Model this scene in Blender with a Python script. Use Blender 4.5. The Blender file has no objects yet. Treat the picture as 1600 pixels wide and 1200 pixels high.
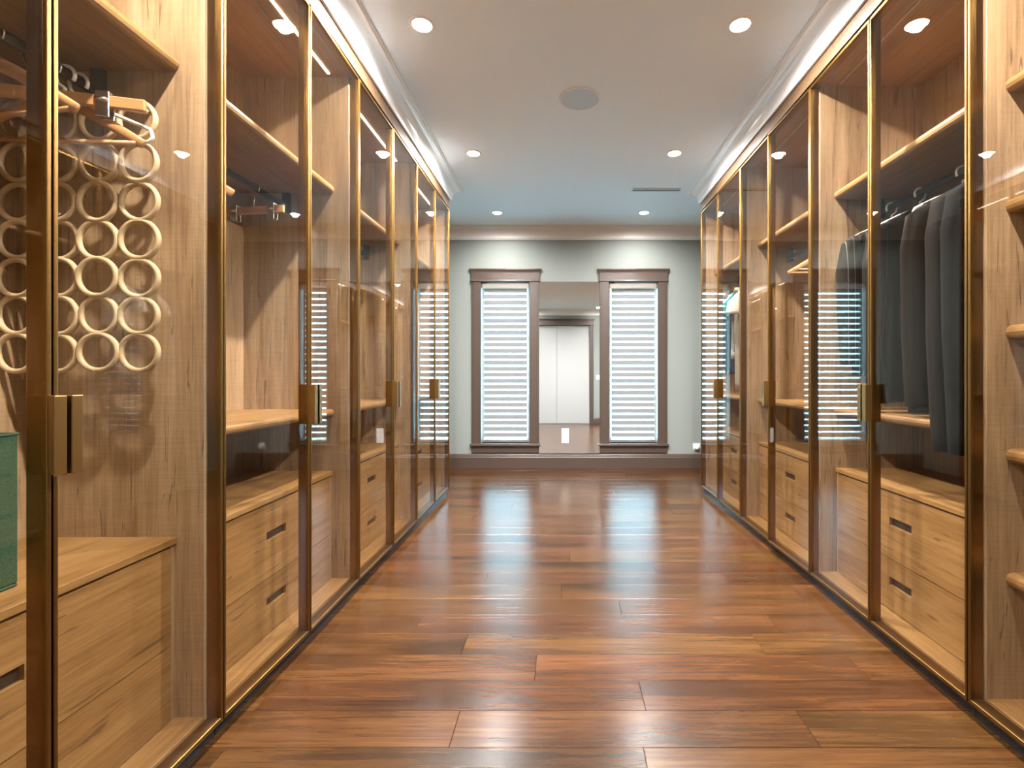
import bpy, bmesh, math, random
from mathutils import Vector, Matrix
random.seed(7)
SC = bpy.context.scene
COL = SC.collection

# ------------------------------------------------------------------ camera
HC = 1.116                     # eye height
F_PX = 755.0                   # focal length in pixels of a 1600 wide frame
VPX, VPY = 877.3, 584.0        # vanishing point of the room in the frame
cam_d = bpy.data.cameras.new('camera')
cam = bpy.data.objects.new('camera', cam_d); COL.objects.link(cam)
cam.location = (0, 0, HC); cam.rotation_euler = (math.pi/2, 0, 0)
cam_d.sensor_fit = 'HORIZONTAL'; cam_d.sensor_width = 36.0
cam_d.lens = F_PX*36.0/1600.0
cam_d.shift_x = -(VPX-800)/1600.0
cam_d.shift_y = -(600-VPY)/1600.0
cam_d.clip_start = 0.02
SC.camera = cam

# ------------------------------------------------------------------ world, exposure
W = bpy.data.worlds.new('sky'); SC.world = W; W.use_nodes = True
bg = W.node_tree.nodes['Background']
bg.inputs['Color'].default_value = (0.42, 0.80, 1.0, 1)
bg.inputs['Strength'].default_value = 5.7
SC.view_settings.view_transform = 'Standard'; SC.view_settings.look = 'None'
SC.view_settings.gamma = 1.0; SC.view_settings.use_curve_mapping = False
SC.view_settings.exposure = 2.42
LAMP_W = 142.0                  # watts of one ceiling downlight
LAMP_COL = (1.0, 0.985, 0.965)
LED_STRENGTH = 2.6
cy = SC.cycles
cy.max_bounces = 14; cy.diffuse_bounces = 5; cy.glossy_bounces = 7
cy.transmission_bounces = 8; cy.transparent_max_bounces = 40
cy.sample_clamp_indirect = 14.0; cy.caustics_reflective = False; cy.caustics_refractive = False
cy.use_denoising = True; cy.use_adaptive_sampling = False

# ------------------------------------------------------------------ room measures
A, B = 1.0395, 1.3178          # door planes: left at x=-A, right at x=+B
DEPTH = 0.60                   # wardrobe depth
XL, XR = -A-DEPTH, B+DEPTH     # side walls
YB, YE = 5.73, -0.64           # back wall, entry wall
ZC = 2.851                     # ceiling
Z0, Z1 = 0.051, 2.638          # wardrobe doors
LY = [0.488, 1.488, 2.488, 3.488]
RY = [0.570, 1.570, 2.570, 3.570]

# daylight portals in the two window openings
WIN = [(-0.951, -0.380), (0.566, 1.137)]; WZ0, WZ1 = 0.311, 2.203
for x0, x1 in WIN:
    l = bpy.data.lights.new('window_portal', 'AREA'); l.shape = 'RECTANGLE'
    l.size = x1-x0; l.size_y = WZ1-WZ0; l.cycles.is_portal = True
    o = bpy.data.objects.new('window_portal', l); COL.objects.link(o)
    o.location = ((x0+x1)/2, YB+0.14, (WZ0+WZ1)/2); o.rotation_euler = (-math.pi/2, 0, 0)

# ------------------------------------------------------------------ materials
MATS = {}
def nt(name):
    m = bpy.data.materials.new(name); m.use_nodes = True
    t = m.node_tree; b = t.nodes['Principled BSDF']; MATS[name] = m
    return m, t, b
def N(t, kind, **kw):
    n = t.nodes.new(kind)
    for k, v in kw.items():
        if k in n.inputs: n.inputs[k].default_value = v
        else: setattr(n, k, v)
    return n
def plain(name, col, rough=0.5, metal=0.0, emit=None, estr=0.0, noise=0.0, nscale=40, bump=0.0, coat=0.0, trans=None):
    m, t, b = nt(name)
    b.inputs['Base Color'].default_value = (*col, 1); b.inputs['Roughness'].default_value = rough
    b.inputs['Metallic'].default_value = metal; b.inputs['Coat Weight'].default_value = coat
    if emit:
        b.inputs['Emission Color'].default_value = (*emit, 1); b.inputs['Emission Strength'].default_value = estr
    if noise or bump:
        tc = N(t, 'ShaderNodeTexCoord'); ns = N(t, 'ShaderNodeTexNoise', Scale=nscale, Detail=5.0)
        t.links.new(tc.outputs['Object'], ns.inputs['Vector'])
        if noise:
            rp = N(t, 'ShaderNodeValToRGB')
            rp.color_ramp.elements[0].position = .3; rp.color_ramp.elements[1].position = .7
            rp.color_ramp.elements[0].color = (*[max(0, c*(1-noise)) for c in col], 1)
            rp.color_ramp.elements[1].color = (*[min(1, c*(1+noise)) for c in col], 1)
            t.links.new(ns.outputs['Fac'], rp.inputs['Fac']); t.links.new(rp.outputs['Color'], b.inputs['Base Color'])
        if bump:
            bp = N(t, 'ShaderNodeBump', Strength=bump, Distance=0.002)
            t.links.new(ns.outputs['Fac'], bp.inputs['Height']); t.links.new(bp.outputs['Normal'], b.inputs['Normal'])
    return m

def wood(name, cols, axis, rough=0.4, crack=0.5, scale=1.0, spec=0.5, vary=0.0, saw=0.0, coat=0.0, hue=0.0, bump=.12):
    """grain runs along axis; cols = dark, mid, light"""
    m, t, b = nt(name)
    tc = N(t, 'ShaderNodeTexCoord'); oi = N(t, 'ShaderNodeObjectInfo')
    off = N(t, 'ShaderNodeVectorMath', operation='SCALE'); off.inputs[0].default_value = (13.7, 17.3, 11.1)
    t.links.new(oi.outputs['Random'], off.inputs['Scale'])
    add = N(t, 'ShaderNodeVectorMath', operation='ADD')
    t.links.new(tc.outputs['Object'], add.inputs[0]); t.links.new(off.outputs[0], add.inputs[1])
    def stretched(along, across):
        mp = N(t, 'ShaderNodeMapping')
        s = [across*scale]*3; s['xyz'.index(axis)] = along*scale
        mp.inputs['Scale'].default_value = s
        t.links.new(add.outputs[0], mp.inputs['Vector']); return mp
    n1 = N(t, 'ShaderNodeTexNoise', Scale=1.0, Detail=6.0, Roughness=.6, Distortion=.6); t.links.new(stretched(1.1, 9).outputs[0], n1.inputs['Vector'])
    n2 = N(t, 'ShaderNodeTexNoise', Scale=1.0, Detail=4.0, Roughness=.7, Distortion=.2); t.links.new(stretched(3.5, 95).outputs[0], n2.inputs['Vector'])
    n3 = N(t, 'ShaderNodeTexNoise', Scale=1.0, Detail=3.0, Roughness=.5, Distortion=1.2); t.links.new(stretched(3.2, 48).outputs[0], n3.inputs['Vector'])
    mx = N(t, 'ShaderNodeMix', data_type='FLOAT'); mx.inputs[0].default_value = .42
    t.links.new(n1.outputs['Fac'], mx.inputs[2]); t.links.new(n2.outputs['Fac'], mx.inputs[3])
    rp = N(t, 'ShaderNodeValToRGB'); cr = rp.color_ramp
    cr.elements[0].position = .34; cr.elements[0].color = (*cols[0], 1)
    cr.elements[1].position = .66; cr.elements[1].color = (*cols[2], 1)
    e = cr.elements.new(.5); e.color = (*cols[1], 1)
    t.links.new(mx.outputs[0], rp.inputs['Fac'])
    # cracks and pores
    cr2 = N(t, 'ShaderNodeValToRGB'); c2 = cr2.color_ramp
    c2.elements[0].position = .305; c2.elements[0].color = (1-crack,)*3+(1,)
    c2.elements[1].position = .37; c2.elements[1].color = (1, 1, 1, 1)
    t.links.new(n3.outputs['Fac'], cr2.inputs['Fac'])
    mu = N(t, 'ShaderNodeMix', data_type='RGBA', blend_type='MULTIPLY'); mu.inputs[0].default_value = 1.0
    t.links.new(rp.outputs['Color'], mu.inputs[6]); t.links.new(cr2.outputs['Color'], mu.inputs[7])
    out = mu.outputs[2]
    if saw:
        mp = N(t, 'ShaderNodeMapping'); s = [6]*3; s['xyz'.index(axis)] = 260; mp.inputs['Scale'].default_value = s
        t.links.new(add.outputs[0], mp.inputs['Vector'])
        n4 = N(t, 'ShaderNodeTexNoise', Scale=1.0, Detail=2.0); t.links.new(mp.outputs[0], n4.inputs['Vector'])
        r4 = N(t, 'ShaderNodeMapRange'); r4.inputs['From Min'].default_value = .3; r4.inputs['From Max'].default_value = .7
        r4.inputs['To Min'].default_value = 1-saw; r4.inputs['To Max'].default_value = 1+saw
        t.links.new(n4.outputs['Fac'], r4.inputs['Value'])
        hs = N(t, 'ShaderNodeHueSaturation'); t.links.new(r4.outputs[0], hs.inputs['Value']); t.links.new(out, hs.inputs['Color']); out = hs.outputs[0]
    if vary:
        r5 = N(t, 'ShaderNodeMapRange'); r5.inputs['To Min'].default_value = 1-vary; r5.inputs['To Max'].default_value = 1+vary
        t.links.new(oi.outputs['Random'], r5.inputs['Value'])
        hs = N(t, 'ShaderNodeHueSaturation'); t.links.new(r5.outputs[0], hs.inputs['Value']); t.links.new(out, hs.inputs['Color'])
        fr = N(t, 'ShaderNodeMath', operation='MULTIPLY'); fr.inputs[1].default_value = 7.31; t.links.new(oi.outputs['Random'], fr.inputs[0])
        f2 = N(t, 'ShaderNodeMath', operation='FRACT'); t.links.new(fr.outputs[0], f2.inputs[0])
        r6 = N(t, 'ShaderNodeMapRange'); r6.inputs['To Min'].default_value = .5-hue; r6.inputs['To Max'].default_value = .5+hue
        t.links.new(f2.outputs[0], r6.inputs['Value']); t.links.new(r6.outputs[0], hs.inputs['Hue'])
        out = hs.outputs[0]
    t.links.new(out, b.inputs['Base Color'])
    b.inputs['Roughness'].default_value = rough; b.inputs['Specular IOR Level'].default_value = spec
    b.inputs['Coat Weight'].default_value = coat; b.inputs['Coat Roughness'].default_value = .16
    bp = N(t, 'ShaderNodeBump', Strength=bump, Distance=0.002)
    t.links.new(n2.outputs['Fac'], bp.inputs['Height']); t.links.new(bp.outputs['Normal'], b.inputs['Normal'])
    return m

def glass(name, tint, f0, rough=0.0):
    """thin pane: tinted straight-through light plus a Fresnel mirror coat"""
    m, t, b = nt(name); t.nodes.remove(b)
    out = t.nodes['Material Output']
    tr = N(t, 'ShaderNodeBsdfTransparent'); tr.inputs['Color'].default_value = (*tint, 1)
    gl = N(t, 'ShaderNodeBsdfGlossy'); gl.inputs['Roughness'].default_value = rough
    lw = N(t, 'ShaderNodeLayerWeight', Blend=.5)
    pw = N(t, 'ShaderNodeMath', operation='POWER'); pw.inputs[1].default_value = 4.6
    t.links.new(lw.outputs['Facing'], pw.inputs[0])
    ma = N(t, 'ShaderNodeMapRange'); ma.inputs['To Min'].default_value = f0; ma.inputs['To Max'].default_value = 1.0
    t.links.new(pw.outputs[0], ma.inputs['Value'])
    mix = N(t, 'ShaderNodeMixShader'); t.links.new(ma.outputs[0], mix.inputs[0])
    t.links.new(tr.outputs[0], mix.inputs[1]); t.links.new(gl.outputs[0], mix.inputs[2])
    t.links.new(mix.outputs[0], out.inputs['Surface'])
    return m

OAK = [(.185, .112, .060), (.34, .232, .138), (.47, .345, .225)]
OAKD = [(.15, .076, .024), (.265, .148, .055), (.365, .222, .092)]
wood('oak_upright', OAK, 'z', rough=.5, crack=.55, saw=.08, vary=.05)
wood('oak_lengthwise', OAKD, 'y', rough=.42, crack=.5, vary=.06)
wood('oak_crosswise', OAKD, 'x', rough=.45, crack=.5, vary=.04)
wood('walnut_plank', [(.014, .0055, .0018), (.044, .017, .005), (.084, .034, .0105)], 'x', rough=.23, crack=.35, scale=.8, vary=.13, hue=.006, spec=.30, bump=.03)
wood('hanger_wood', [(.36, .18, .07), (.44, .24, .10), (.52, .30, .14)], 'x', rough=.4, crack=.1)
plain('pale_wood', (.52, .40, .25), .45, noise=.1, nscale=30)
plain('bronze', (.205, .11, .03), .36, 1.0, noise=.06, nscale=90)
plain('bronze_header', (.15, .085, .042), .45, .25, noise=.55, nscale=160, bump=.5)
plain('handle_bronze', (.27, .15, .05), .36, 1.0)
plain('black_stone', (.012, .011, .011), .16, noise=.6, nscale=120)
plain('dark_pocket', (.02, .013, .009), .6)
plain('black_metal', (.025, .027, .03), .4, .5)
plain('steel', (.70, .69, .67), .22, 1.0)
plain('wall_paint', (.215, .232, .215), .6, bump=.05, nscale=220)
plain('ceiling_paint', (.80, .89, .96), .7)
plain('crown_paint', (.90, .90, .90), .22)
plain('back_crown_paint', (.80, .76, .73), .4)
plain('trim_paint', (.066, .044, .034), .33)
plain('white_door', (.34, .34, .33), .45)
plain('white_plastic', (.82, .82, .80), .35)
plain('speaker_mesh', (.58, .72, .82), .8, noise=.15, nscale=900)
m, t, b = nt('blind_band'); b.inputs['Base Color'].default_value = (.20, .21, .215, 1); b.inputs['Roughness'].default_value = .9
tl = N(t, 'ShaderNodeBsdfTranslucent'); tl.inputs['Color'].default_value = (.85, .87, .88, 1)
mi = N(t, 'ShaderNodeMixShader'); mi.inputs[0].default_value = .004
t.links.new(b.outputs[0], mi.inputs[1]); t.links.new(tl.outputs[0], mi.inputs[2]); t.links.new(mi.outputs[0], t.nodes['Material Output'].inputs['Surface'])
plain('cassette', (.80, .72, .66), .5)
plain('led_on', (.9, .9, .9), .4, emit=(1, .93, .84), estr=LED_STRENGTH)
plain('led_off', (.42, .36, .30), .35)
plain('lamp_lens', (1, 1, 1), .4, emit=(1, .88, .72), estr=20.0)
plain('slot_dark', (.03, .03, .03), .6)
glass('bronze_glass', (.955, .928, .885), .044)
glass('clear_glass', (.96, .98, .98), .03)
m, t, b = nt('mirror_silver'); b.inputs['Base Color'].default_value = (.88, .90, .90, 1); b.inputs['Metallic'].default_value = 1; b.inputs['Roughness'].default_value = .004
# sheer blind gauze: part open weave, part scattering yarn
m, t, b = nt('sheer_gauze'); t.nodes.remove(b); out = t.nodes['Material Output']
tr = N(t, 'ShaderNodeBsdfTransparent'); tr.inputs['Color'].default_value = (.95, .97, .97, 1)
tl = N(t, 'ShaderNodeBsdfTranslucent'); tl.inputs['Color'].default_value = (.85, .88, .88, 1)
mi = N(t, 'ShaderNodeMixShader'); mi.inputs[0].default_value = .68
t.links.new(tr.outputs[0], mi.inputs[1]); t.links.new(tl.outputs[0], mi.inputs[2]); t.links.new(mi.outputs[0], out.inputs['Surface'])
def cloth(name, col, rough=.85, stripes=None):
    m, t, b = nt(name)
    b.inputs['Roughness'].default_value = rough; b.inputs['Sheen Weight'].default_value = .02; b.inputs['Specular IOR Level'].default_value = .12
    tc = N(t, 'ShaderNodeTexCoord'); ns = N(t, 'ShaderNodeTexNoise', Scale=260.0, Detail=3.0)
    t.links.new(tc.outputs['Object'], ns.inputs['Vector'])
    rp = N(t, 'ShaderNodeValToRGB'); rp.color_ramp.elements[0].position = .3; rp.color_ramp.elements[1].position = .7
    rp.color_ramp.elements[0].color = (*[c*.75 for c in col], 1); rp.color_ramp.elements[1].color = (*[min(1, c*1.25) for c in col], 1)
    t.links.new(ns.outputs['Fac'], rp.inputs['Fac']); outc = rp.outputs['Color']
    if stripes:
        sx = N(t, 'ShaderNodeSeparateXYZ'); t.links.new(tc.outputs['Object'], sx.inputs[0])
        mu = N(t, 'ShaderNodeMath', operation='MULTIPLY'); mu.inputs[1].default_value = 1/stripes; t.links.new(sx.outputs['X'], mu.inputs[0])
        ad = N(t, 'ShaderNodeMath', operation='ADD'); ad.inputs[1].default_value = 50.3; t.links.new(mu.outputs[0], ad.inputs[0])
        fr = N(t, 'ShaderNodeMath', operation='FRACT'); t.links.new(ad.outputs[0], fr.inputs[0])
        lt = N(t, 'ShaderNodeMath', operation='LESS_THAN'); lt.inputs[1].default_value = .075; t.links.new(fr.outputs[0], lt.inputs[0])
        mx = N(t, 'ShaderNodeMix', data_type='RGBA'); t.links.new(lt.outputs[0], mx.inputs[0]); t.links.new(outc, mx.inputs[6])
        mx.inputs[7].default_value = (.25, .245, .23, 1); outc = mx.outputs[2]
    t.links.new(outc, b.inputs['Base Color'])
    bp = N(t, 'ShaderNodeBump', Strength=.25, Distance=0.001); t.links.new(ns.outputs['Fac'], bp.inputs['Height']); t.links.new(bp.outputs['Normal'], b.inputs['Normal'])
    return m
cloth('pinstripe', (.011, .0105, .0095), stripes=.034)
cloth('black_leather', (.008, .0085, .009), .35)
cloth('brown_cloth', (.0085, .0045, .003), .65)
cloth('charcoal_cloth', (.008, .006, .006), .75)
cloth('black_cloth', (.012, .012, .014), .8)
cloth('black_navy', (.004, .004, .005), .85)
cloth('navy_cloth', (.02, .035, .07)); cloth('teal_cloth', (.01, .16, .19)); cloth('white_cloth', (.78, .74, .68))
cloth('grey_cloth', (.38, .40, .40)); cloth('khaki_cloth', (.27, .25, .22)); cloth('green_cloth', (.035, .078, .048), .9)
cloth('strap_red', (.35, .07, .03))

# ------------------------------------------------------------------ mesh helpers
def mesh_from(name, verts, faces):
    me = bpy.data.meshes.new(name); me.from_pydata([tuple(v) for v in verts], [], faces); me.update(); return me
class MB:
    def __init__(s): s.v = []; s.f = []
    def box(s, x0, x1, y0, y1, z0, z1):
        if x0 > x1: x0, x1 = x1, x0
        if y0 > y1: y0, y1 = y1, y0
        if z0 > z1: z0, z1 = z1, z0
        n = len(s.v)
        s.v += [(x0, y0, z0), (x1, y0, z0), (x1, y1, z0), (x0, y1, z0), (x0, y0, z1), (x1, y0, z1), (x1, y1, z1), (x0, y1, z1)]
        s.f += [tuple(n+i for i in q) for q in ((0, 3, 2, 1), (4, 5, 6, 7), (0, 1, 5, 4), (1, 2, 6, 5), (2, 3, 7, 6), (3, 0, 4, 7))]
        return s
    def prism_y(s, pts, y0, y1):
        """profile pts (x,z) counter-clockwise, run along y"""
        n = len(s.v); k = len(pts)
        s.v += [(x, y0, z) for x, z in pts]+[(x, y1, z) for x, z in pts]
        s.f += [tuple(n+i for i in range(k)), tuple(n+k+i for i in reversed(range(k)))]
        for i in range(k):
            j = (i+1) % k; s.f.append((n+i, n+k+i, n+k+j, n+j))
        return s
    def lathe(s, prof, cx, cy, n=32):
        """prof (r,z) from the axis or rim; open strip"""
        b = len(s.v)
        for r, z in prof:
            for i in range(n):
                a = 2*math.pi*i/n; s.v.append((cx+r*math.cos(a), cy+r*math.sin(a), z))
        for k in range(len(prof)-1):
            for i in range(n):
                j = (i+1) % n; s.f.append((b+k*n+i, b+k*n+j, b+(k+1)*n+j, b+(k+1)*n+i))
        return s
    def tube(s, pts, r, n=10, closed=False, flat=1.0):
        pts = [Vector(p) for p in pts]; K = len(pts); b = len(s.v)
        rs = r if isinstance(r, (list, tuple)) else [r]*K
        up = None
        for i, p in enumerate(pts):
            if closed: d = (pts[(i+1) % K]-pts[i-1])
            else: d = pts[min(i+1, K-1)]-pts[max(i-1, 0)]
            d.normalize()
            if up is None:
                up = Vector((0, 0, 1)) if abs(d.z) < .9 else Vector((0, 1, 0))
            u = (up-d*up.dot(d)); 
            if u.length < 1e-5: u = d.orthogonal()
            u.normalize(); w = d.cross(u); up = u
            for q in range(n):
                a = 2*math.pi*q/n; s.v.append(p+u*(rs[i]*math.cos(a))+w*(rs[i]*flat*math.sin(a)))
        for i in range(K if closed else K-1):
            for q in range(n):
                i2 = (i+1) % K; q2 = (q+1) % n
                s.f.append((b+i*n+q, b+i*n+q2, b+i2*n+q2, b+i2*n+q))
        if not closed:
            s.f.append(tuple(b+q for q in reversed(range(n)))); s.f.append(tuple(b+(K-1)*n+q for q in range(n)))
        return s
    def mesh(s, name, bevel=0, seg=2, smooth=False, weld=False):
        bm = bmesh.new(); vs = [bm.verts.new(v) for v in s.v]
        for f in s.f:
            try: bm.faces.new([vs[i] for i in f])
            except ValueError: pass
        if weld: bmesh.ops.remove_doubles(bm, verts=bm.verts[:], dist=1e-5)
        bmesh.ops.recalc_face_normals(bm, faces=bm.faces[:])
        if bevel:
            bmesh.ops.bevel(bm, geom=bm.edges[:], offset=bevel, segments=seg, affect='EDGES', profile=.5, clamp_overlap=True)
        me = bpy.data.meshes.new(name); bm.to_mesh(me); bm.free()
        if smooth: me.polygons.foreach_set('use_smooth', [True]*len(me.polygons))
        return me
def obj(name, me, mat, parent=None, loc=None, **props):
    o = bpy.data.objects.new(name, me); COL.objects.link(o)
    if me is not None and not me.materials: me.materials.append(MATS[mat])
    if parent is not None: o.parent = parent
    if loc is not None: o.location = loc
    for k, v in props.items(): o[k] = v
    return o
def thing(name, label, category, loc=(0, 0, 0), group=None, rz=0):
    o = bpy.data.objects.new(name, None); COL.objects.link(o); o.location = loc; o.rotation_euler = (0, 0, rz)
    o.empty_display_size = .1; o['label'] = label; o['category'] = category
    if group: o['group'] = group
    return o
def struct(name, me, mat, label, category, parent=None, loc=None):
    o = obj(name, me, mat, parent, loc); o['kind'] = 'structure'; o['label'] = label; o['category'] = category; return o
CACHE = {}
def cached(key, fn):
    if key not in CACHE: CACHE[key] = fn()
    return CACHE[key]

# ------------------------------------------------------------------ setting
floor = struct('floor', MB().box(XL-.1, XR+.1, YE-.1, YB+.1, -.06, -.012).mesh('floor'), 'black_stone', 'glossy walnut plank floor running across the room', 'floor')
PW = 0.1588
joints = {0: [-1.02, .28], 1: [-.098, 1.128], 2: [-.40, .815], 3: [-.64, .95], 4: [-1.2, .28], 5: [0.0, 1.2], 6: [-.41, .9], 7: [-.75, .54], 8: [.05, 1.3]}
row0 = 1.602
k0 = int(math.floor((YE-.1-row0)/PW)); k1 = int(math.ceil((YB-row0)/PW))
for k in range(k0, k1):
    y0 = max(row0+k*PW, YE-.1); y1 = min(row0+(k+1)*PW, YB)
    if y1-y0 < .01: continue
    if k in joints: cuts = list(joints[k])
    else:
        cuts = []; x = XL+random.uniform(.35, 1.5)
        while x < XR-.25: cuts.append(x); x += random.uniform(1.0, 1.7)
    xs = [XL]+cuts+[XR]
    for x0, x1 in zip(xs[:-1], xs[1:]):
        cx, cyy = (x0+x1)/2, (y0+y1)/2; hx, hy = (x1-x0)/2-.0006, (y1-y0)/2-.0006
        me = MB().box(-hx, hx, -hy, hy, -.0118, 0).mesh('plank', bevel=.0008, seg=1)
        o = obj('floor_plank', me, 'walnut_plank', floor, (cx, cyy, random.uniform(-.0004, -.0001)))
        o.rotation_euler = (random.uniform(-.004, .004), 0, 0)

m_ = MB().box(XL-.1, XR+.1, YE-.1, YB+.1, ZC, ZC+.1)
struct('ceiling', m_.mesh('ceiling'), 'ceiling_paint', 'flat pale grey painted ceiling above the corridor', 'ceiling')
w = MB()   # back wall with two openings
xs = [XL-.1, WIN[0][0], WIN[0][1], WIN[1][0], WIN[1][1], XR+.1]
for i in range(5):
    if i in (1, 3):
        w.box(xs[i], xs[i+1], YB, YB+.16, -.06, WZ0); w.box(xs[i], xs[i+1], YB, YB+.16, WZ1, ZC+.1)
    else: w.box(xs[i], xs[i+1], YB, YB+.16, -.06, ZC+.1)
struct('wall_back', w.mesh('wall_back'), 'wall_paint', 'grey green painted back wall with two tall windows', 'wall')
def side_wall(name, s, xw, xd, yn, label):
    struct(name, MB().box(xw, xw+s*.1, YE-.1, YB, -.06, ZC+.05).mesh(name), 'wall_paint', label, 'wall')
    struct(name+'_return', MB().box(xd, xw-s*.001, YE-.1, yn, -.06, ZC+.05).mesh(name), 'wall_paint', 'plain wall section between the entry and the %s wardrobes' % name[5:], 'wall')
side_wall('wall_left', -1, XL, -A, LY[0]-.002, 'grey green painted wall behind the left row of wardrobes')
side_wall('wall_right', 1, XR, B, RY[0]-.002, 'grey green painted wall behind the right row of wardrobes')
# entry wall with a tall double door (seen in the mirror)
DX0, DX1, DZ = -.935, .70, 2.46
w = MB().box(-A, DX0, YE-.12, YE, -.06, ZC+.05).box(DX1, B, YE-.12, YE, -.06, ZC+.05).box(DX0, DX1, YE-.12, YE, DZ, ZC+.05)
struct('wall_front', w.mesh('wall_front'), 'wall_paint', 'grey green entry wall with white double doors seen in the mirror', 'wall')
w = MB().box(DX0-.15, DX1+.15, YE-.20, YE-.125, -.06, DZ+.2)  # unseen panel, added to stop sky light leaking through the door gaps
struct('door_light_block', w.mesh('backing'), 'wall_paint', 'added unseen panel blocking sky light behind the white double doors', 'wall')
d1 = struct('door_1', None, None, 'tall white double door with brown casing reflected in the mirror', 'door')
xm = (DX0+DX1)/2
for x0, x1 in ((DX0+.004, xm-.003), (xm+.003, DX1-.004)):
    obj('door_leaf', MB().box(x0, x1, YE-.09, YE-.045, .006, DZ-.004).mesh('door_leaf', bevel=.002, seg=1), 'white_door', d1)
for x0, x1 in ((DX0-.10, DX0), (DX1, DX1+.10)):
    obj('casing', MB().box(x0, x1, YE, YE+.022, 0, DZ).mesh('casing', bevel=.003), 'trim_paint', d1)
obj('head_casing', MB().box(DX0-.11, DX1+.11, YE, YE+.026, DZ, DZ+.13).box(DX0-.13, DX1+.13, YE, YE+.045, DZ+.13, DZ+.165).mesh('head_casing', bevel=.003), 'trim_paint', d1)
sw = thing('light_switch', 'white light switch plate beside the double door, seen in the mirror', 'light switch', (.93, YE, 1.10))
obj('switch_plate', MB().box(-.06, .06, 0, .008, 0, .115).mesh('switch_plate', bevel=.003), 'white_plastic', sw)
for dx in (-.025, .025): obj('rocker', MB().box(dx-.016, dx+.016, .008, .013, .025, .09).mesh('rocker', bevel=.002), 'white_plastic', sw)

# baseboard, crown moulding
def sweep(path, prof, name, closed=False):
    """path: xy points, prof: (outward, z); outward is to the right of travel"""
    P = [Vector(p) for p in path]; K = len(P); mb = MB(); n = len(prof)
    for i, p in enumerate(P):
        d0 = (P[i]-P[i-1]).normalized() if i else None; d1 = (P[i+1]-P[i]).normalized() if i < K-1 else None
        n0 = Vector((d0.y, -d0.x)) if d0 else None; n1 = Vector((d1.y, -d1.x)) if d1 else None
        if n0 is None: o = n1
        elif n1 is None: o = n0
        else: o = (n0+n1)/(1+n0.dot(n1))
        for u, z in prof: mb.v.append((p.x+o.x*u, p.y+o.y*u, z))
    for i in range(K-1):
        for q in range(n):
            q2 = (q+1) % n; mb.f.append((i*n+q, (i+1)*n+q, (i+1)*n+q2, i*n+q2))
    mb.f.append(tuple(range(n))); mb.f.append(tuple((K-1)*n+q for q in reversed(range(n))))
    return mb.mesh(name)
def crown_profile(z0, z1, p):
    h = z1-z0; pts = [(0, z0), (.012, z0), (.018, z0+.012)]
    for i in range(9):      # concave cove
        a = math.pi/2*i/8
        pts.append((.022+(p-.04)*(1-math.cos(a)), z0+.018+(h-.036)*math.sin(a)))
    pts += [(p-.012, z1-.018), (p-.008, z1-.008), (p, z1-.006), (p, z1), (0, z1)]
    return pts
CP = crown_profile(2.728, ZC, .105)
struct('trim_1', sweep([(-A, YE), (-A, LY[3]+1.0), (XL, LY[3]+1.0)], [(u, z) for u, z in CP], 'crown_left'), 'crown_paint', 'glossy white crown moulding above the left row of wardrobes', 'crown moulding')
struct('trim_2', sweep([(XR, RY[3]+1.0), (B, RY[3]+1.0), (B, YE)], [(u, z) for u, z in CP], 'crown_right'), 'crown_paint', 'glossy white crown moulding above the right row of wardrobes', 'crown moulding')
struct('trim_3', sweep([(XL, YB), (XR, YB)], crown_profile(2.70, ZC, .11), 'crown_back'), 'back_crown_paint', 'pale crown moulding along the top of the back wall', 'crown moulding')
struct('trim_4', sweep([(B, YE), (-A, YE)], crown_profile(2.70, ZC, .11), 'crown_front'), 'back_crown_paint', 'pale crown moulding along the entry wall, seen in the mirror', 'crown moulding')
BB = [(0, 0), (.018, 0), (.018, .125), (.014, .135), (.012, .150), (.006, .166), (0, .168)]
struct('baseboard_back', sweep([(XL, YB), (XR, YB)], BB, 'baseboard'), 'trim_paint', 'taupe painted baseboard along the back wall', 'baseboard')
struct('baseboard_front', sweep([(B, YE), (DX1+.10, YE)], BB, 'baseboard'), 'trim_paint', 'taupe painted baseboard beside the entry door, seen in the mirror', 'baseboard')
for n_, s, xd, y_end, lab in (('trim_5', -1, -A, LY[3]+1.0, 'left'), ('trim_6', 1, B, RY[3]+1.0, 'right')):
    y_start = (LY if s < 0 else RY)[0]
    m_ = MB().box(xd+s*.002, xd+s*(DEPTH-.002), y_start, y_end-.002, Z1+.014, ZC-.002)
    struct(n_, m_.mesh('header'), 'bronze_header', 'speckled bronze brown header panel above the %s wardrobe doors' % lab, 'header panel')

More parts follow.
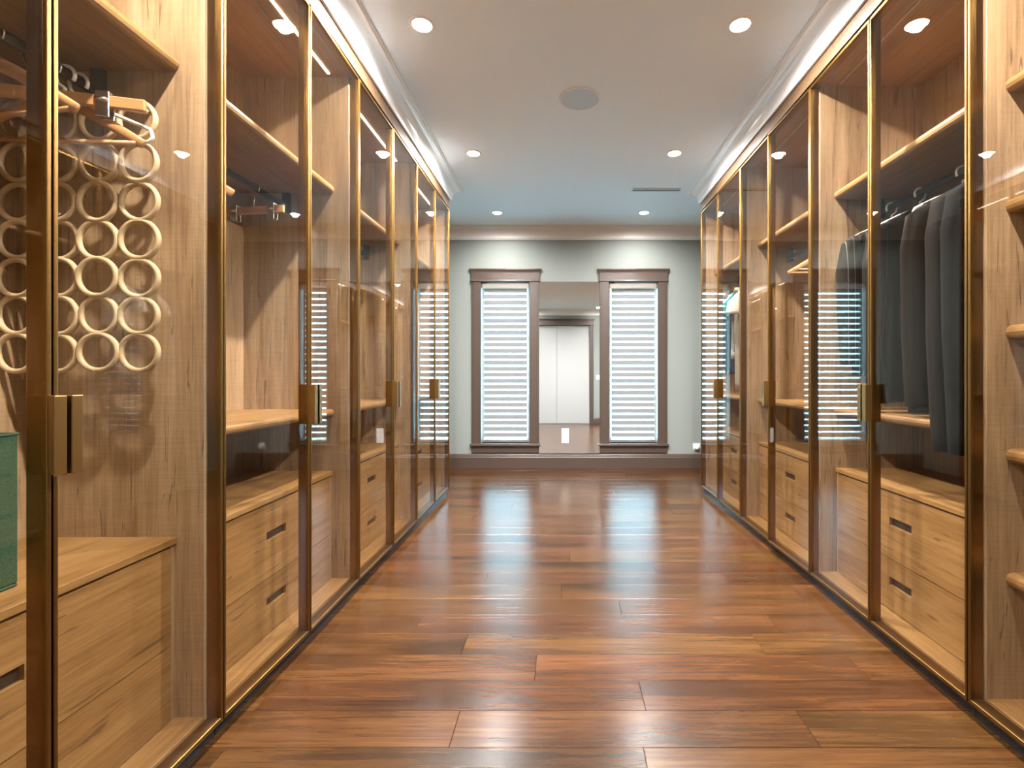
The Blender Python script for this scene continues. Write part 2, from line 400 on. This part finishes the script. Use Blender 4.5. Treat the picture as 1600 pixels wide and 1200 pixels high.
# windows
for i, (x0, x1) in enumerate(WIN):
    side = ('left', 'right')[i]
    wn = struct('window_%d' % (i+1), None, None, 'tall narrow %s window with taupe casing on the back wall' % side, 'window')
    cw = .113; yf = YB-.022
    for a0, a1 in ((x0-cw, x0), (x1, x1+cw)):
        obj('side_casing', MB().box(a0, a1, yf, YB, .275, WZ1+.005).box(a0+.02 if a0 < x0-.05 else a0+.008, a1-.008 if a0 < x0-.05 else a1-.02, yf-.005, yf, .275, WZ1).mesh('side_casing', bevel=.002, seg=1), 'trim_paint', wn)
    obj('head_casing', MB().box(x0-cw-.004, x1+cw+.004, yf-.004, YB, WZ1+.018, WZ1+.105).mesh('head_casing', bevel=.002, seg=1), 'trim_paint', wn)
    obj('head_bead', MB().box(x0-cw-.014, x1+cw+.014, yf-.016, YB, WZ1, WZ1+.018).mesh('head_bead', bevel=.006), 'trim_paint', wn)
    pr = [(0, WZ1+.105), (.020, WZ1+.105), (.026, WZ1+.122), (.040, WZ1+.138), (.046, WZ1+.142), (.046, WZ1+.155), (0, WZ1+.155)]
    obj('head_cap', sweep([(x0-cw-.004+.0, YB), (x0-cw-.004, yf+.012), (x1+cw+.004, yf+.012), (x1+cw+.004, YB)][::1], [(u*.45 if False else u*.5, z) for u, z in pr], 'head_cap'), 'trim_paint', wn)
    obj('sill', MB().box(x0-cw-.018, x1+cw+.018, yf-.028, YB, .262, .290).box(x0, x1, YB, YB+.14, .29, WZ0+.002).mesh('sill', bevel=.005), 'trim_paint', wn)
    obj('apron', MB().box(x0-cw, x1+cw, yf, YB, .182, .262).mesh('apron', bevel=.002, seg=1), 'trim_paint', wn)
    f = MB(); yy = YB+.09
    f.box(x0, x0+.028, yy, yy+.05, WZ0, WZ1).box(x1-.028, x1, yy, yy+.05, WZ0, WZ1).box(x0+.028, x1-.028, yy, yy+.05, WZ0, WZ0+.03).box(x0+.028, x1-.028, yy, yy+.05, WZ1-.03, WZ1)
    obj('sash_frame', f.mesh('sash_frame'), 'white_door', wn)
    obj('glass_pane', MB().box(x0+.028, x1-.028, yy+.022, yy+.028, WZ0+.03, WZ1-.03).mesh('pane'), 'clear_glass', wn)
    # zebra roller blind
    bl = thing('zebra_blind', 'white zebra roller blind of sheer and opaque bands in the %s window' % side, 'blind', ((x0+x1)/2, YB+.045, WZ0), group='zebra blinds in the back windows')
    hw = (x1-x0)/2-.027; H = WZ1-WZ0
    ca = MB().box(-hw-.022, hw+.022, -.028, .028, H-.072, H-.012).mesh('cassette', bevel=.01)
    obj('cassette', ca, 'cassette', bl)
    obj('mounting_bracket', MB().box(-hw-.03, -hw+.04, -.02, .02, H-.012, H-.001).mesh('bracket'), 'black_metal', bl)
    obj('sheer_fabric', MB().box(-hw, hw, .0055, .0063, .02, H-.06).mesh('sheer'), 'sheer_gauze', bl)
    per = .0718; z = H-.094; first = True
    bm_ = MB().box(-hw, hw, -.0008, .0008, -.0262, .0262).mesh('band'); bm_.materials.append(MATS['blind_band'])
    while z > .05:
        obj('opaque_band', bm_, 'blind_band', bl, (0, 0, z)); z -= per
    obj('bottom_bar', MB().tube([(-hw, 0, .018), (hw, 0, .018)], .010, 10).mesh('bottom_bar', smooth=True), 'white_plastic', bl)
    obj('bead_chain', MB().tube([(hw+.016, -.01, H-.07), (hw+.016, -.01, .55)], .0018, 6).mesh('chain'), 'white_plastic', bl)

# mirror between the windows, outlet plate, round stop
mr = thing('wall_mirror', 'large frameless mirror on the back wall between the two windows', 'mirror', (.089, YB, .176))
mx0, mx1 = WIN[0][1]+.115-.089, WIN[1][0]-.115-.089
mm = mesh_from('mirror', [(mx0, -.026, 0), (mx1, -.026, 0), (mx1, -.005, 2.03), (mx0, -.005, 2.03), (mx0, -.0005, 0), (mx1, -.0005, 0), (mx1, -.0005, 2.03), (mx0, -.0005, 2.03)],
               [(0, 1, 2, 3), (7, 6, 5, 4), (0, 4, 5, 1), (1, 5, 6, 2), (2, 6, 7, 3), (3, 7, 4, 0)])
obj('mirror_plate', mm, 'mirror_silver', mr)
ol = thing('outlet_plate', 'small white rectangular outlet plate set low in the mirror', 'outlet', (.045, YB-.0265, .30))
obj('cover', MB().box(-.042, .042, -.006, .003, 0, .172).mesh('cover', bevel=.002), 'white_plastic', ol)
for dz in (.05, .105): obj('socket', MB().box(-.018, .018, -.0075, -.006, dz, dz+.032).mesh('socket', bevel=.0007, seg=1), 'white_plastic', ol)
ds = thing('wall_stop', 'round white wall stop low on the back wall by the right wardrobes', 'wall stop', (1.60, YB, .25))
m_ = MB().lathe([(0, .045), (.02, .043), (.034, .033), (.038, .02), (.036, .006), (.036, 0)], 0, 0, 24).mesh('dome', smooth=True, weld=True)
o = obj('dome', m_, 'white_plastic', ds); o.rotation_euler = (math.pi/2, 0, 0)
obj('collar', MB().box(-.041, .041, -.004, 0, -.041, .041).mesh('collar', bevel=.0035), 'white_plastic', ds)

# ------------------------------------------------------------------ wardrobes
def round_nose(d0, d1, z0, z1, s):
    r = (z1-z0)/2*.9; pts = []
    for i in range(7):
        a = -math.pi/2-math.pi*i/6
        pts.append((s*(d0+r+r*math.cos(a)), (z0+z1)/2+((z1-z0)/2)*math.sin(a)))
    pts += [(s*d1, z1), (s*d1, z0)]
    return pts
DF = .133
SHELF_T = dict(up=(2.036, 2.078), mid=(.900, .936))
def drawer_mesh(z0, z1, zs):
    def fn(s):
        y0, y1 = .036, .964; a0, a1 = .433, .567; c0, c1 = zs-.018, zs+.018; m = MB()
        for ya, yb, za, zb in ((y0, a0, z0, z1), (a1, y1, z0, z1), (a0, a1, z0, c0), (a0, a1, c1, z1)):
            m.box(s*DF, s*(DF+.02), ya, yb, za, zb)
        m.box(s*(DF+.02), s*.56, y0+.02, y0+.035, z0+.01, z1-.03).box(s*(DF+.02), s*.56, y1-.035, y1-.02, z0+.01, z1-.03)
        return m.mesh('drawer', weld=True)
    return fn
def wardrobe(s, y, label, kind, led, ajar=(0, 0)):
    side = 'L' if s < 0 else 'R'; xd = -A if s < 0 else B
    u = thing('glass_wardrobe', label, 'wardrobe', (xd, y, 0), group='bronze glass wardrobes along the corridor')
    P = lambda name, key, fn, mat, par=u: obj(name, cached((key, side), fn), mat, par)
    def bx(*r, bevel=.0012): return lambda: (lambda m: [m.box(s*a[0], s*a[1], *a[2:]) for a in r] and m.mesh('part', bevel=bevel, seg=1) if bevel else m.mesh('part'))(MB()) 
    def b1(d0, d1, y0, y1, z0, z1, bevel=.001):
        return lambda: MB().box(s*d0, s*d1, y0, y1, z0, z1).mesh('panel', bevel=bevel, seg=1)
    P('side_panel', 'sp0', b1(.047, .6, .0005, .018, .05, 2.65), 'oak_upright')
    P('side_panel', 'sp1', b1(.047, .6, .982, .9995, .05, 2.65), 'oak_upright')
    P('back_panel', 'bp', b1(.585, .5995, .018, .982, .05, 2.65), 'oak_upright')
    P('top_panel', 'tp', b1(.047, .585, .018, .982, 2.632, 2.65), 'oak_lengthwise')
    P('bottom_panel', 'bot', b1(.047, .585, .018, .982, .05, .072), 'oak_lengthwise')
    P('plinth', 'pl', b1(.028, .58, .001, .999, 0, .0495), 'black_stone')
    l = P('led_strip', 'led'+str(led), b1(.130, .140, .05, .95, 2.627, 2.6322, 0), 'led_on' if led else 'led_off')
    if kind == 'shelves':
        for k, zt in enumerate((2.064, 1.676, 1.272, .876, .478)):
            P('shelf', 'bs%d' % k, lambda: MB().prism_y(round_nose(.108, .585, zt-.045, zt, s), .0185, .9815).mesh('shelf'), 'oak_lengthwise')
    else:
        P('shelf', 'su', lambda: MB().prism_y(round_nose(.122, .585, *SHELF_T['up'], s), .0185, .9815).mesh('shelf'), 'oak_lengthwise')
        if kind == 'mid':
            P('shelf', 'sm', lambda: MB().prism_y(round_nose(.122, .585, *SHELF_T['mid'], s), .0185, .9815).mesh('shelf'), 'oak_lengthwise')
        P('drawer_top', 'dt', b1(DF-.004, .585, .0185, .9815, .600, .620), 'oak_lengthwise')
        P('filler_strip', 'fs0', b1(DF+.004, DF+.02, .0185, .034, .0725, .5995), 'oak_upright')
        P('filler_strip', 'fs1', b1(DF+.004, DF+.02, .966, .9815, .0725, .5995), 'oak_upright')
        for kz, (z0, z1, zs) in enumerate(((.301, .592, .466), (.076, .297, .203))):
            dr = P('drawer', 'dr%d' % kz, lambda: drawer_mesh(z0, z1, zs)(s), 'oak_lengthwise')
            P('handle_pocket', 'hp%d' % kz, lambda: MB().box(s*(DF+.012), s*(DF+.05), .425, .575, zs-.026, zs+.026).mesh('pocket'), 'dark_pocket', dr)
        P('hanging_rod', 'rod', lambda: MB().tube([(s*.36, .03, 1.965), (s*.36, .97, 1.965)], .016, 14, flat=.55).mesh('rod', smooth=False), 'black_metal')
        for k, yy in enumerate((.018, .962)):
            P('rod_bracket', 'rb%d' % k, b1(.342, .378, yy, yy+.02, 1.935, 2.035), 'black_metal')
    for k in range(2):
        y0, y1 = (.0025, .4975) if k == 0 else (.5025, .9975)
        def fr():
            m = MB(); t_ = .0085; dp = .044
            m.box(0, s*dp, y0, y0+t_, Z0, Z1).box(0, s*dp, y1-t_, y1, Z0, Z1)
            m.box(0, s*dp, y0+t_, y1-t_, Z0, Z0+.014).box(0, s*dp, y0+t_, y1-t_, Z1-.014, Z1)
            # thin proud front lip
            return m.mesh('door_frame', bevel=.0022, seg=2)
        d = P('door', 'dr_frame%d' % k, fr, 'bronze')
        fi = math.radians(ajar[k])*(s if k == 0 else -s); yh = y0 if k == 0 else y1   # some doors stand a touch open at the meeting stile
        d.rotation_euler = (0, 0, fi); d.location = (math.sin(fi)*yh, yh-math.cos(fi)*yh, 0)
        P('glass_pane', 'gp%d' % k, lambda: MB().box(s*.006, s*.011, y0+.008, y1-.008, Z0+.013, Z1-.013).mesh('pane'), 'bronze_glass', d)
        ye = (y1-.026, y1-.002) if k == 0 else (y0+.002, y0+.026)
        def hd():
            m = MB(); z0, z1 = .911, 1.072; (h0, h1) = ye
            # angle pull: a front plate with a returned lip
            m.box(-s*.034, 0, h0 if k else h1-.006, h0+.006 if k else h1, z0, z1)
            m.box(-s*.034, -s*.028, h0, h1, z0, z1)
            return m.mesh('handle', bevel=.0015, seg=2)
        P('handle', 'hnd%d' % k, hd, 'handle_bronze', d)
    return u
wl = [
    wardrobe(-1, LY[0], 'nearest left glass wardrobe, holding the ring hanger and green bin', 'tall', True),
    wardrobe(-1, LY[1], 'second left glass wardrobe, with a clip hanger over a mid shelf', 'mid', True, (.7, .84)),
    wardrobe(-1, LY[2], 'third left glass wardrobe, empty above its drawers', 'mid', True, (0, .4)),
    wardrobe(-1, LY[3], 'farthest left glass wardrobe, at the window end of the row', 'mid', True)]
wr = [
    wardrobe(1, RY[0], 'nearest right glass wardrobe, fitted with five empty shelves', 'shelves', False),
    wardrobe(1, RY[1], 'second right glass wardrobe, full of dark jackets and a coat', 'mid', False),
    wardrobe(1, RY[2], 'third right glass wardrobe, with two bare wooden hangers', 'mid', False, (1.15, 0)),
    wardrobe(1, RY[3], 'farthest right glass wardrobe, holding white, teal and khaki clothes', 'mid', False, (1.15, 0))]

# ------------------------------------------------------------------ hangers
RZ = 1.965   # rod axis
def hook_pts(neck=-.075, r=.026, flip=1):
    """hook in the local xz plane, top resting on the rod at z=+.017"""
    pts = []
    for i in range(13):
        a = math.radians(-35+ (215)*i/12)
        pts.append((flip*r*math.cos(a), 0, -.0075+r*math.sin(a)))
    pts = pts[:]
    pts.append((flip*-r*.75, 0, -.030)); pts.append((0, 0, -.045)); pts.append((0, 0, neck))
    return pts
def rod_x(s): return (-A-.36) if s < 0 else (B+.36)
def hanger(kind, s, y, label, group, rz=0, width=.23):
    names = dict(wood='wooden_hanger', clip='clip_hanger', plastic='plastic_hanger', ring='ring_hanger')
    h = thing(names[kind], label, 'hanger', (rod_x(s), y, RZ), group=group, rz=rz)
    fl = 1 if s < 0 else -1
    if kind == 'plastic':
        obj('hook', cached(('phook', fl), lambda: MB().tube([(x, y_, z) for x, y_, z in hook_pts(-.072, .027, fl)], .0048, 8).mesh('hook', smooth=True)), 'white_plastic', h)
    else:
        obj('hook', cached(('hook', fl), lambda: MB().tube(hook_pts(-.09, .026, fl), .0022, 8).mesh('hook', smooth=True)), 'steel', h)
    if kind == 'wood':
        def arm():
            pts = []; rs = []
            for i in range(-10, 11):
                q = i/10; pts.append((q*width, .012*abs(q)**2, -.082-.125*abs(q)**1.15)); rs.append(.017-.004*abs(q))
            return MB().tube(pts, rs, 12, flat=.42).mesh('arms', smooth=True)
        obj('shoulder_bar', cached(('warm', width), arm), 'hanger_wood', h)
        obj('trouser_bar', cached(('wbar', width), lambda: MB().tube([(-width*.93, .01, -.205), (width*.93, .01, -.205)], .0065, 10).mesh('bar', smooth=True)), 'hanger_wood', h)
    if kind == 'clip':
        obj('clip_bar', cached(('cbar', width), lambda: MB().box(-width, width, -.007, .007, -.122, -.088).mesh('bar', bevel=.004)), 'hanger_wood', h)
        for q in (-.62, .62):
            c = obj('clip', cached(('clip', width, q), lambda: MB().box(q*width-.016, q*width+.016, -.014, -.009, -.15, -.08).box(q*width-.016, q*width+.016, .009, .014, -.15, -.08).box(q*width-.016, q*width+.016, -.014, .014, -.085, -.08).mesh('clip', bevel=.0012, seg=1)), 'steel', h)
            obj('clip_spring', cached(('clips', width, q), lambda: MB().tube([(q*width-.012, -.017, -.105), (q*width+.012, -.017, -.105)], .005, 8).mesh('spring', smooth=True)), 'steel', c)
    if kind == 'plastic':
        def body():
            pts = [(-width, 0, -.165)]; 
            for q in (-.98, -.8, -.55, -.3, -.1, 0, .1, .3, .55, .8, .98): pts.append((q*width, 0, -.072-.085*abs(q)**1.2))
            pts += [(width, 0, -.165)]
            # rounded end and the lower bar back to the start
            pts += [(width*1.01, 0, -.178), (width*.96, 0, -.190)]
            for q in (.6, .2, -.2, -.6): pts.append((q*width, 0, -.192))
            pts += [(-width*.96, 0, -.190), (-width*1.01, 0, -.178)]
            return MB().tube(pts, .0052, 8, closed=True).mesh('frame', smooth=True)
        obj('hanger_frame', cached(('pbody', width), body), 'white_plastic', h)
    return h

# ring organiser: hook, bar and 28 rings
rg = thing('ring_hanger', 'pale scarf hanger of twenty-eight joined rings in the nearest left wardrobe', 'hanger', (rod_x(-1), 1.40, RZ))
obj('hook', cached(('phook', 1), lambda: MB().tube(hook_pts(-.072, .027, 1), .0048, 8).mesh('hook', smooth=True)), 'white_plastic', rg)
SP, RO = .1165, .0525
zz = [1.847, 1.728, 1.613, 1.503, 1.394, 1.285, 1.176]
obj('top_bar', MB().tube([(-.22, 0, -.092), (-.10, 0, -.072), (0, 0, -.068), (.10, 0, -.072), (.22, 0, -.092)], .009, 10).mesh('bar', smooth=True), 'pale_wood', rg)
ringm = MB().tube([(RO*math.cos(2*math.pi*i/30), 0, RO*math.sin(2*math.pi*i/30)) for i in range(30)], .0078, 8, closed=True).mesh('ring', smooth=True)
for r_, z in enumerate(zz):
    for c in range(4):
        o = obj('ring', ringm, 'pale_wood', rg, (( c-1.5)*SP+random.uniform(-.002, .002), random.uniform(-.004, .004), z-RZ+random.uniform(-.002, .002)))
        o.scale = (random.uniform(.985, 1.075), 1, random.uniform(.99, 1.05))
hanger('clip', -1, 1.285, 'wooden clip hanger with steel clips in front of the ring hanger', 'hangers in the nearest left wardrobe', rz=math.radians(14), width=.25)
hanger('wood', -1, 1.325, 'sloping wooden hanger right in front of the ring hanger', 'hangers in the nearest left wardrobe', rz=math.radians(4))
hanger('wood', -1, 1.195, 'wooden hanger turned askew, nearest on the left wardrobe rod', 'hangers in the nearest left wardrobe', rz=math.radians(-9), width=.225)
hanger('plastic', -1, 1.362, 'white plastic hanger tucked among the rings on the left', 'hangers in the nearest left wardrobe', rz=math.radians(3), width=.235)
hanger('clip', -1, 2.20, 'wooden clip hanger alone on the rod of second left wardrobe', 'hangers in the second left wardrobe', rz=math.radians(-8), width=.15)
hanger('wood', -1, 1.70, 'wooden hanger at the near end of second left wardrobe', 'hangers in the second left wardrobe', rz=math.radians(2))
hanger('wood', 1, 2.98, 'nearer bare wooden hanger in the third right wardrobe', 'hangers in the third right wardrobe', rz=math.radians(4))
hanger('wood', 1, 3.06, 'farther bare wooden hanger in the third right wardrobe', 'hangers in the third right wardrobe', rz=math.radians(-3))

# ------------------------------------------------------------------ garments
def loft(mb, secs, n=40, folds=0.0, k=7, ph=0.0):
    """secs: (cx, cy, z, rx, ry, fold)"""
    b = len(mb.v)
    for (cx, cy_, z, rx, ry, fo) in secs:
        for i in range(n):
            a = 2*math.pi*i/n; c, s_ = math.cos(a), math.sin(a)
            ex = abs(c)**.75*math.copysign(1, c); ey = abs(s_)**.75*math.copysign(1, s_)
            w_ = fo*(math.sin(k*a+ph+z*2.2)+.5*math.sin((k*2+1)*a+ph*1.7-z*3))
            mb.v.append((cx+ex*(rx+w_*.4), cy_+ey*(ry+w_*.55), z))
    for j in range(len(secs)-1):
        for i in range(n):
            i2 = (i+1) % n; mb.f.append((b+j*n+i, b+j*n+i2, b+(j+1)*n+i2, b+(j+1)*n+i))
    mb.f.append(tuple(b+i for i in range(n))); mb.f.append(tuple(b+(len(secs)-1)*n+i for i in reversed(range(n))))
    return mb
def interp(keys, m=5):
    out = []
    for a, b_ in zip(keys[:-1], keys[1:]):
        for i in range(m):
            t_ = i/m; t2 = t_*t_*(3-2*t_) if False else t_
            out.append(tuple(a[q]+(b_[q]-a[q])*t2 for q in range(len(a))))
    out.append(keys[-1]); return out
def jacket(s, y, mat, label, cat, L=.80, width=.20, sleeve=.62, group=None, lap=True, ph=0., name='jacket', sl_r=.048, rz=0.):
    g = thing(name, label, cat, (rod_x(s), y, RZ), group=group, rz=rz)
    ry = .034
    secs = interp([(0, 0, -.078, .045, .020, .001), (0, 0, -.10, .085, .028, .001), (0, 0, -.135, .165, ry, .002), (0, 0, -.175, width, ry, .003), (0, 0, -.32, width-.012, ry+.004, .004),
                   (0, 0, -.52, width-.028, ry+.004, .006), (0, 0, -.70 if L > .75 else -.58, width-.015, ry+.006, .008), (0, 0, -L, width-.005, ry+.008, .010)])
    obj('body', loft(MB(), secs, 44, k=9, ph=ph).mesh('body', smooth=True), mat, g)
    for q in (-1, 1):
        sl = interp([(q*(width-.035), 0, -.150, .030, .024, .001), (q*(width+.004), 0, -.185, sl_r*.85, .036, .002), (q*(width+.022), -.004, -.32, sl_r, .042, .004),
                     (q*(width+.026), -.008, -.185-sleeve*.55, sl_r*.9, .040, .005), (q*(width+.020), -.018, -.185-sleeve, sl_r*.78, .034, .003)], 6)
        obj('sleeve', loft(MB(), sl, 24, k=4, ph=ph+q).mesh('sleeve', smooth=True), mat, g)
    if lap:
        for q in (-1, 1):
            v = [(q*.035, -.028, -.088), (q*.085, -.036, -.115), (q*.10, -.043, -.22), (q*.012, -.046, -.42), (q*.006, -.046, -.40), (q*.03, -.040, -.20)]
            v2 = [(a, b_-.006, c) for a, b_, c in v]; k = len(v)
            fs = [tuple(range(k)), tuple(k+i for i in reversed(range(k)))]+[(i, (i+1) % k, k+(i+1) % k, k+i) for i in range(k)]
            obj('lapel', mesh_from('lapel', v+v2, fs), mat, g)
    return g
def tee(s, y, mat, label, L=.62, group=None, ph=0., name='t_shirt', cat='shirt', width=.19):
    g = thing(name, label, cat, (rod_x(s), y, RZ), group=group)
    secs = interp([(0, 0, -.085, .06, .016, .001), (0, 0, -.105, .11, .02, .001), (0, 0, -.15, width, .024, .002), (0, 0, -.28, width-.015, .028, .004), (0, 0, -.45, width-.03, .03, .007), (0, 0, -L, width-.02, .032, .010)])
    obj('body', loft(MB(), secs, 40, k=8, ph=ph).mesh('body', smooth=True), mat, g)
    for q in (-1, 1):
        sl = interp([(q*(width-.05), 0, -.15, .035, .022, .001), (q*(width+.02), 0, -.24, .062, .030, .003), (q*(width+.035), 0, -.34, .068, .034, .004)], 5)
        obj('sleeve', loft(MB(), sl, 22, k=4, ph=ph).mesh('sleeve', smooth=True), mat, g)
    return g
def trousers(s, y, mat, label, L=.85, top=-.21, group=None, ph=0., x=0, w_=.13):
    g = thing('trousers', label, 'trousers', (rod_x(s), y, RZ), group=group)
    for q in (-1, 1):
        sl = interp([(x+q*w_*.45, 0, top, w_*.56, .014, .001), (x+q*w_*.46, .003, top-.15, w_*.54, .020, .003), (x+q*w_*.48, 0, top-.4, w_*.50, .022, .004), (x+q*w_*.5, 0, -L, w_*.44, .020, .004)], 6)
        obj('trouser_leg', loft(MB(), sl, 26, k=5, ph=ph+q).mesh('leg', smooth=True), mat, g)
    obj('waistband', loft(MB(), [(x, 0, top-.03, w_*1.05, .024, 0), (x, 0, top+.008, w_*1.02, .022, 0)], 26).mesh('waistband', smooth=True), mat, g)
    return g
G2 = 'dark clothes in the second right wardrobe'; G4 = 'clothes in the farthest right wardrobe'
for y, lab in ((2.455, 'white plastic hanger holding the pinstripe jacket'), (2.26, 'white plastic hanger holding the black leather jacket'), (2.02, 'white plastic hanger above the brown jacket'), (1.845, 'white plastic hanger holding the long charcoal coat'), (1.755, 'white plastic hanger holding the dark navy coat')):
    hanger('plastic', 1, y, lab, 'white hangers in the second right wardrobe', rz=math.radians(random.uniform(-4, 4)), width=.20)
jacket(1, 2.455, 'pinstripe', 'grey pinstripe suit jacket with white stripes, farthest of the dark jackets', 'jacket', L=.86, width=.205, group=G2, ph=.4)
jacket(1, 2.26, 'black_leather', 'shiny black jacket beside the pinstripe jacket', 'jacket', L=.98, width=.195, sleeve=.80, group=G2, ph=1.3)
jacket(1, 2.02, 'brown_cloth', 'dark brown jacket hanging next to the charcoal coat', 'jacket', L=1.0, width=.185, sleeve=.80, group=G2, ph=2.2, lap=False)
jacket(1, 1.845, 'charcoal_cloth', 'long charcoal coat hanging between the brown jacket and navy coat', 'coat', L=1.02, width=.205, sleeve=.955, group=G2, ph=3.0, name='coat', sl_r=.056)
jacket(1, 1.755, 'black_navy', 'dark navy coat, nearest garment of the dark clothes', 'coat', L=1.02, width=.215, sleeve=.955, group=G2, ph=4.1, name='coat', sl_r=.056)
trousers(1, 2.14, 'black_cloth', 'black trousers between the black jacket and the brown jacket', L=1.02, top=-.16, group=G2, ph=.7, w_=.15)
for y, lab in ((4.40, 'white plastic hanger holding the navy jacket'), (4.31, 'white plastic hanger holding the pale grey shirt'), (4.22, 'white plastic hanger holding the teal shirt'), (4.07, 'white plastic hanger holding the white shirt')):
    hanger('plastic', 1, y, lab, 'white hangers in the farthest right wardrobe', rz=math.radians(random.uniform(-4, 4)), width=.18)
hanger('clip', 1, 4.145, 'clip hanger holding the khaki trousers', None, width=.15)
jacket(1, 4.40, 'navy_cloth', 'navy blue jacket, farthest garment on the right', 'jacket', L=.85, width=.19, group=G4, ph=.9)
tee(1, 4.31, 'grey_cloth', 'pale grey shirt between navy jacket and teal shirt', L=.72, group=G4, ph=1.)
tee(1, 4.22, 'teal_cloth', 'teal shirt hanging behind the white shirt', L=.66, group=G4, ph=2.)
trousers(1, 4.145, 'khaki_cloth', 'khaki trousers hanging behind the white shirt', L=1.0, top=-.12, group=G4, ph=.2, x=-.075, w_=.12)
tee(1, 4.07, 'white_cloth', 'white short-sleeved shirt, nearest garment in the farthest right wardrobe', L=.40, group=G4, ph=3.)

# green bin on the drawers of the nearest left wardrobe
gb = thing('fabric_bin', 'green woven fabric bin standing on drawers at the left edge', 'storage bin', (-A-.40, .93, .6205))
m_ = MB(); X0, X1, Y0_, Y1_, H_ = -.16, .17, -.20, .20, .355; th = .008
m_.box(X0, X1, Y0_, Y1_, 0, th).box(X0, X0+th, Y0_, Y1_, th, H_).box(X1-th, X1, Y0_, Y1_, th, H_).box(X0+th, X1-th, Y0_, Y0_+th, th, H_).box(X0+th, X1-th, Y1_-th, Y1_, th, H_)
obj('bin_body', m_.mesh('bin', bevel=.003, seg=1), 'green_cloth', gb)
obj('rim_binding', MB().tube([(X0, Y0_, H_), (X1, Y0_, H_), (X1, Y1_, H_), (X0, Y1_, H_)], .003, 8, closed=True).mesh('rim', smooth=True), 'green_cloth', gb)
obj('strap', MB().box(X1, X1+.003, .085, .105, .0, .28).mesh('strap', bevel=.001, seg=1), 'strap_red', gb, label='red brown strap')

# ------------------------------------------------------------------ ceiling fittings
sp = thing('ceiling_speaker', 'round grey flush speaker in the middle of the ceiling', 'speaker', (.114, 3.046, ZC))
obj('grille', MB().lathe([(0, -.007), (.08, -.0065), (.120, -.0055)], 0, 0, 48).mesh('grille', smooth=True, weld=True), 'speaker_mesh', sp)
obj('rim', MB().lathe([(.119, -.0045), (.121, -.008), (.127, -.007), (.129, 0)], 0, 0, 48).mesh('rim', smooth=True), 'white_plastic', sp)
vn = thing('slot_vent', 'narrow white slot air vent in the ceiling near the right wardrobes', 'vent', (.894, 4.55, ZC))
f = MB().box(-.235, .235, -.045, -.034, -.005, 0).box(-.235, .235, .034, .045, -.005, 0).box(-.235, -.225, -.034, .034, -.005, 0).box(.225, .235, -.034, .034, -.005, 0)
obj('vent_frame', f.mesh('vent_frame'), 'ceiling_paint', vn)
obj('vent_backing', MB().box(-.225, .225, -.034, .034, -.0015, 0).mesh('backing'), 'slot_dark', vn)
obj('vent_bar', MB().box(-.225, .225, -.006, .006, -.004, -.0015).mesh('bar'), 'ceiling_paint', vn)
lampm = MB().lathe([(.046, -.002), (.048, -.006), (.058, -.005), (.062, 0)], 0, 0, 32).mesh('trim', smooth=True)
lensm = MB().lathe([(0, -.003), (.03, -.003), (.047, -.0022)], 0, 0, 32).mesh('lens', smooth=True, weld=True)
names = {(3.80, 0): 'second from the windows on the left', (3.80, 1): 'second from the windows on the right', (5.20, 0): 'nearest the left window', (5.20, 1): 'nearest the right window',
         (2.40, 0): 'third from the windows on the left', (2.40, 1): 'third from the windows on the right'}
for y in (5.20, 3.80, 2.40, 1.0, -.25):
    for i, x in enumerate((-.693, .888)):
        lab = names.get((y, i), ('%s on the %s' % ('fourth from the windows' if y > 0 else 'nearest the entry door', ('left', 'right')[i])))
        dl = thing('ceiling_downlight', 'small round recessed ceiling light, '+lab, 'ceiling light', (x, y, ZC), group='recessed ceiling lights')
        obj('trim_ring', lampm, 'white_plastic', dl); obj('lens', lensm, 'lamp_lens', dl)
        L = bpy.data.lights.new('downlight_bulb', 'SPOT'); L.energy = LAMP_W*(.24 if y > 5 else .06 if y < 0 else 1); L.color = LAMP_COL
        L.spot_size = math.radians(174); L.spot_blend = 1.0; L.shadow_soft_size = .028
        o = bpy.data.objects.new('downlight_bulb', L); COL.objects.link(o); o.parent = dl; o.location = (0, 0, -.006)
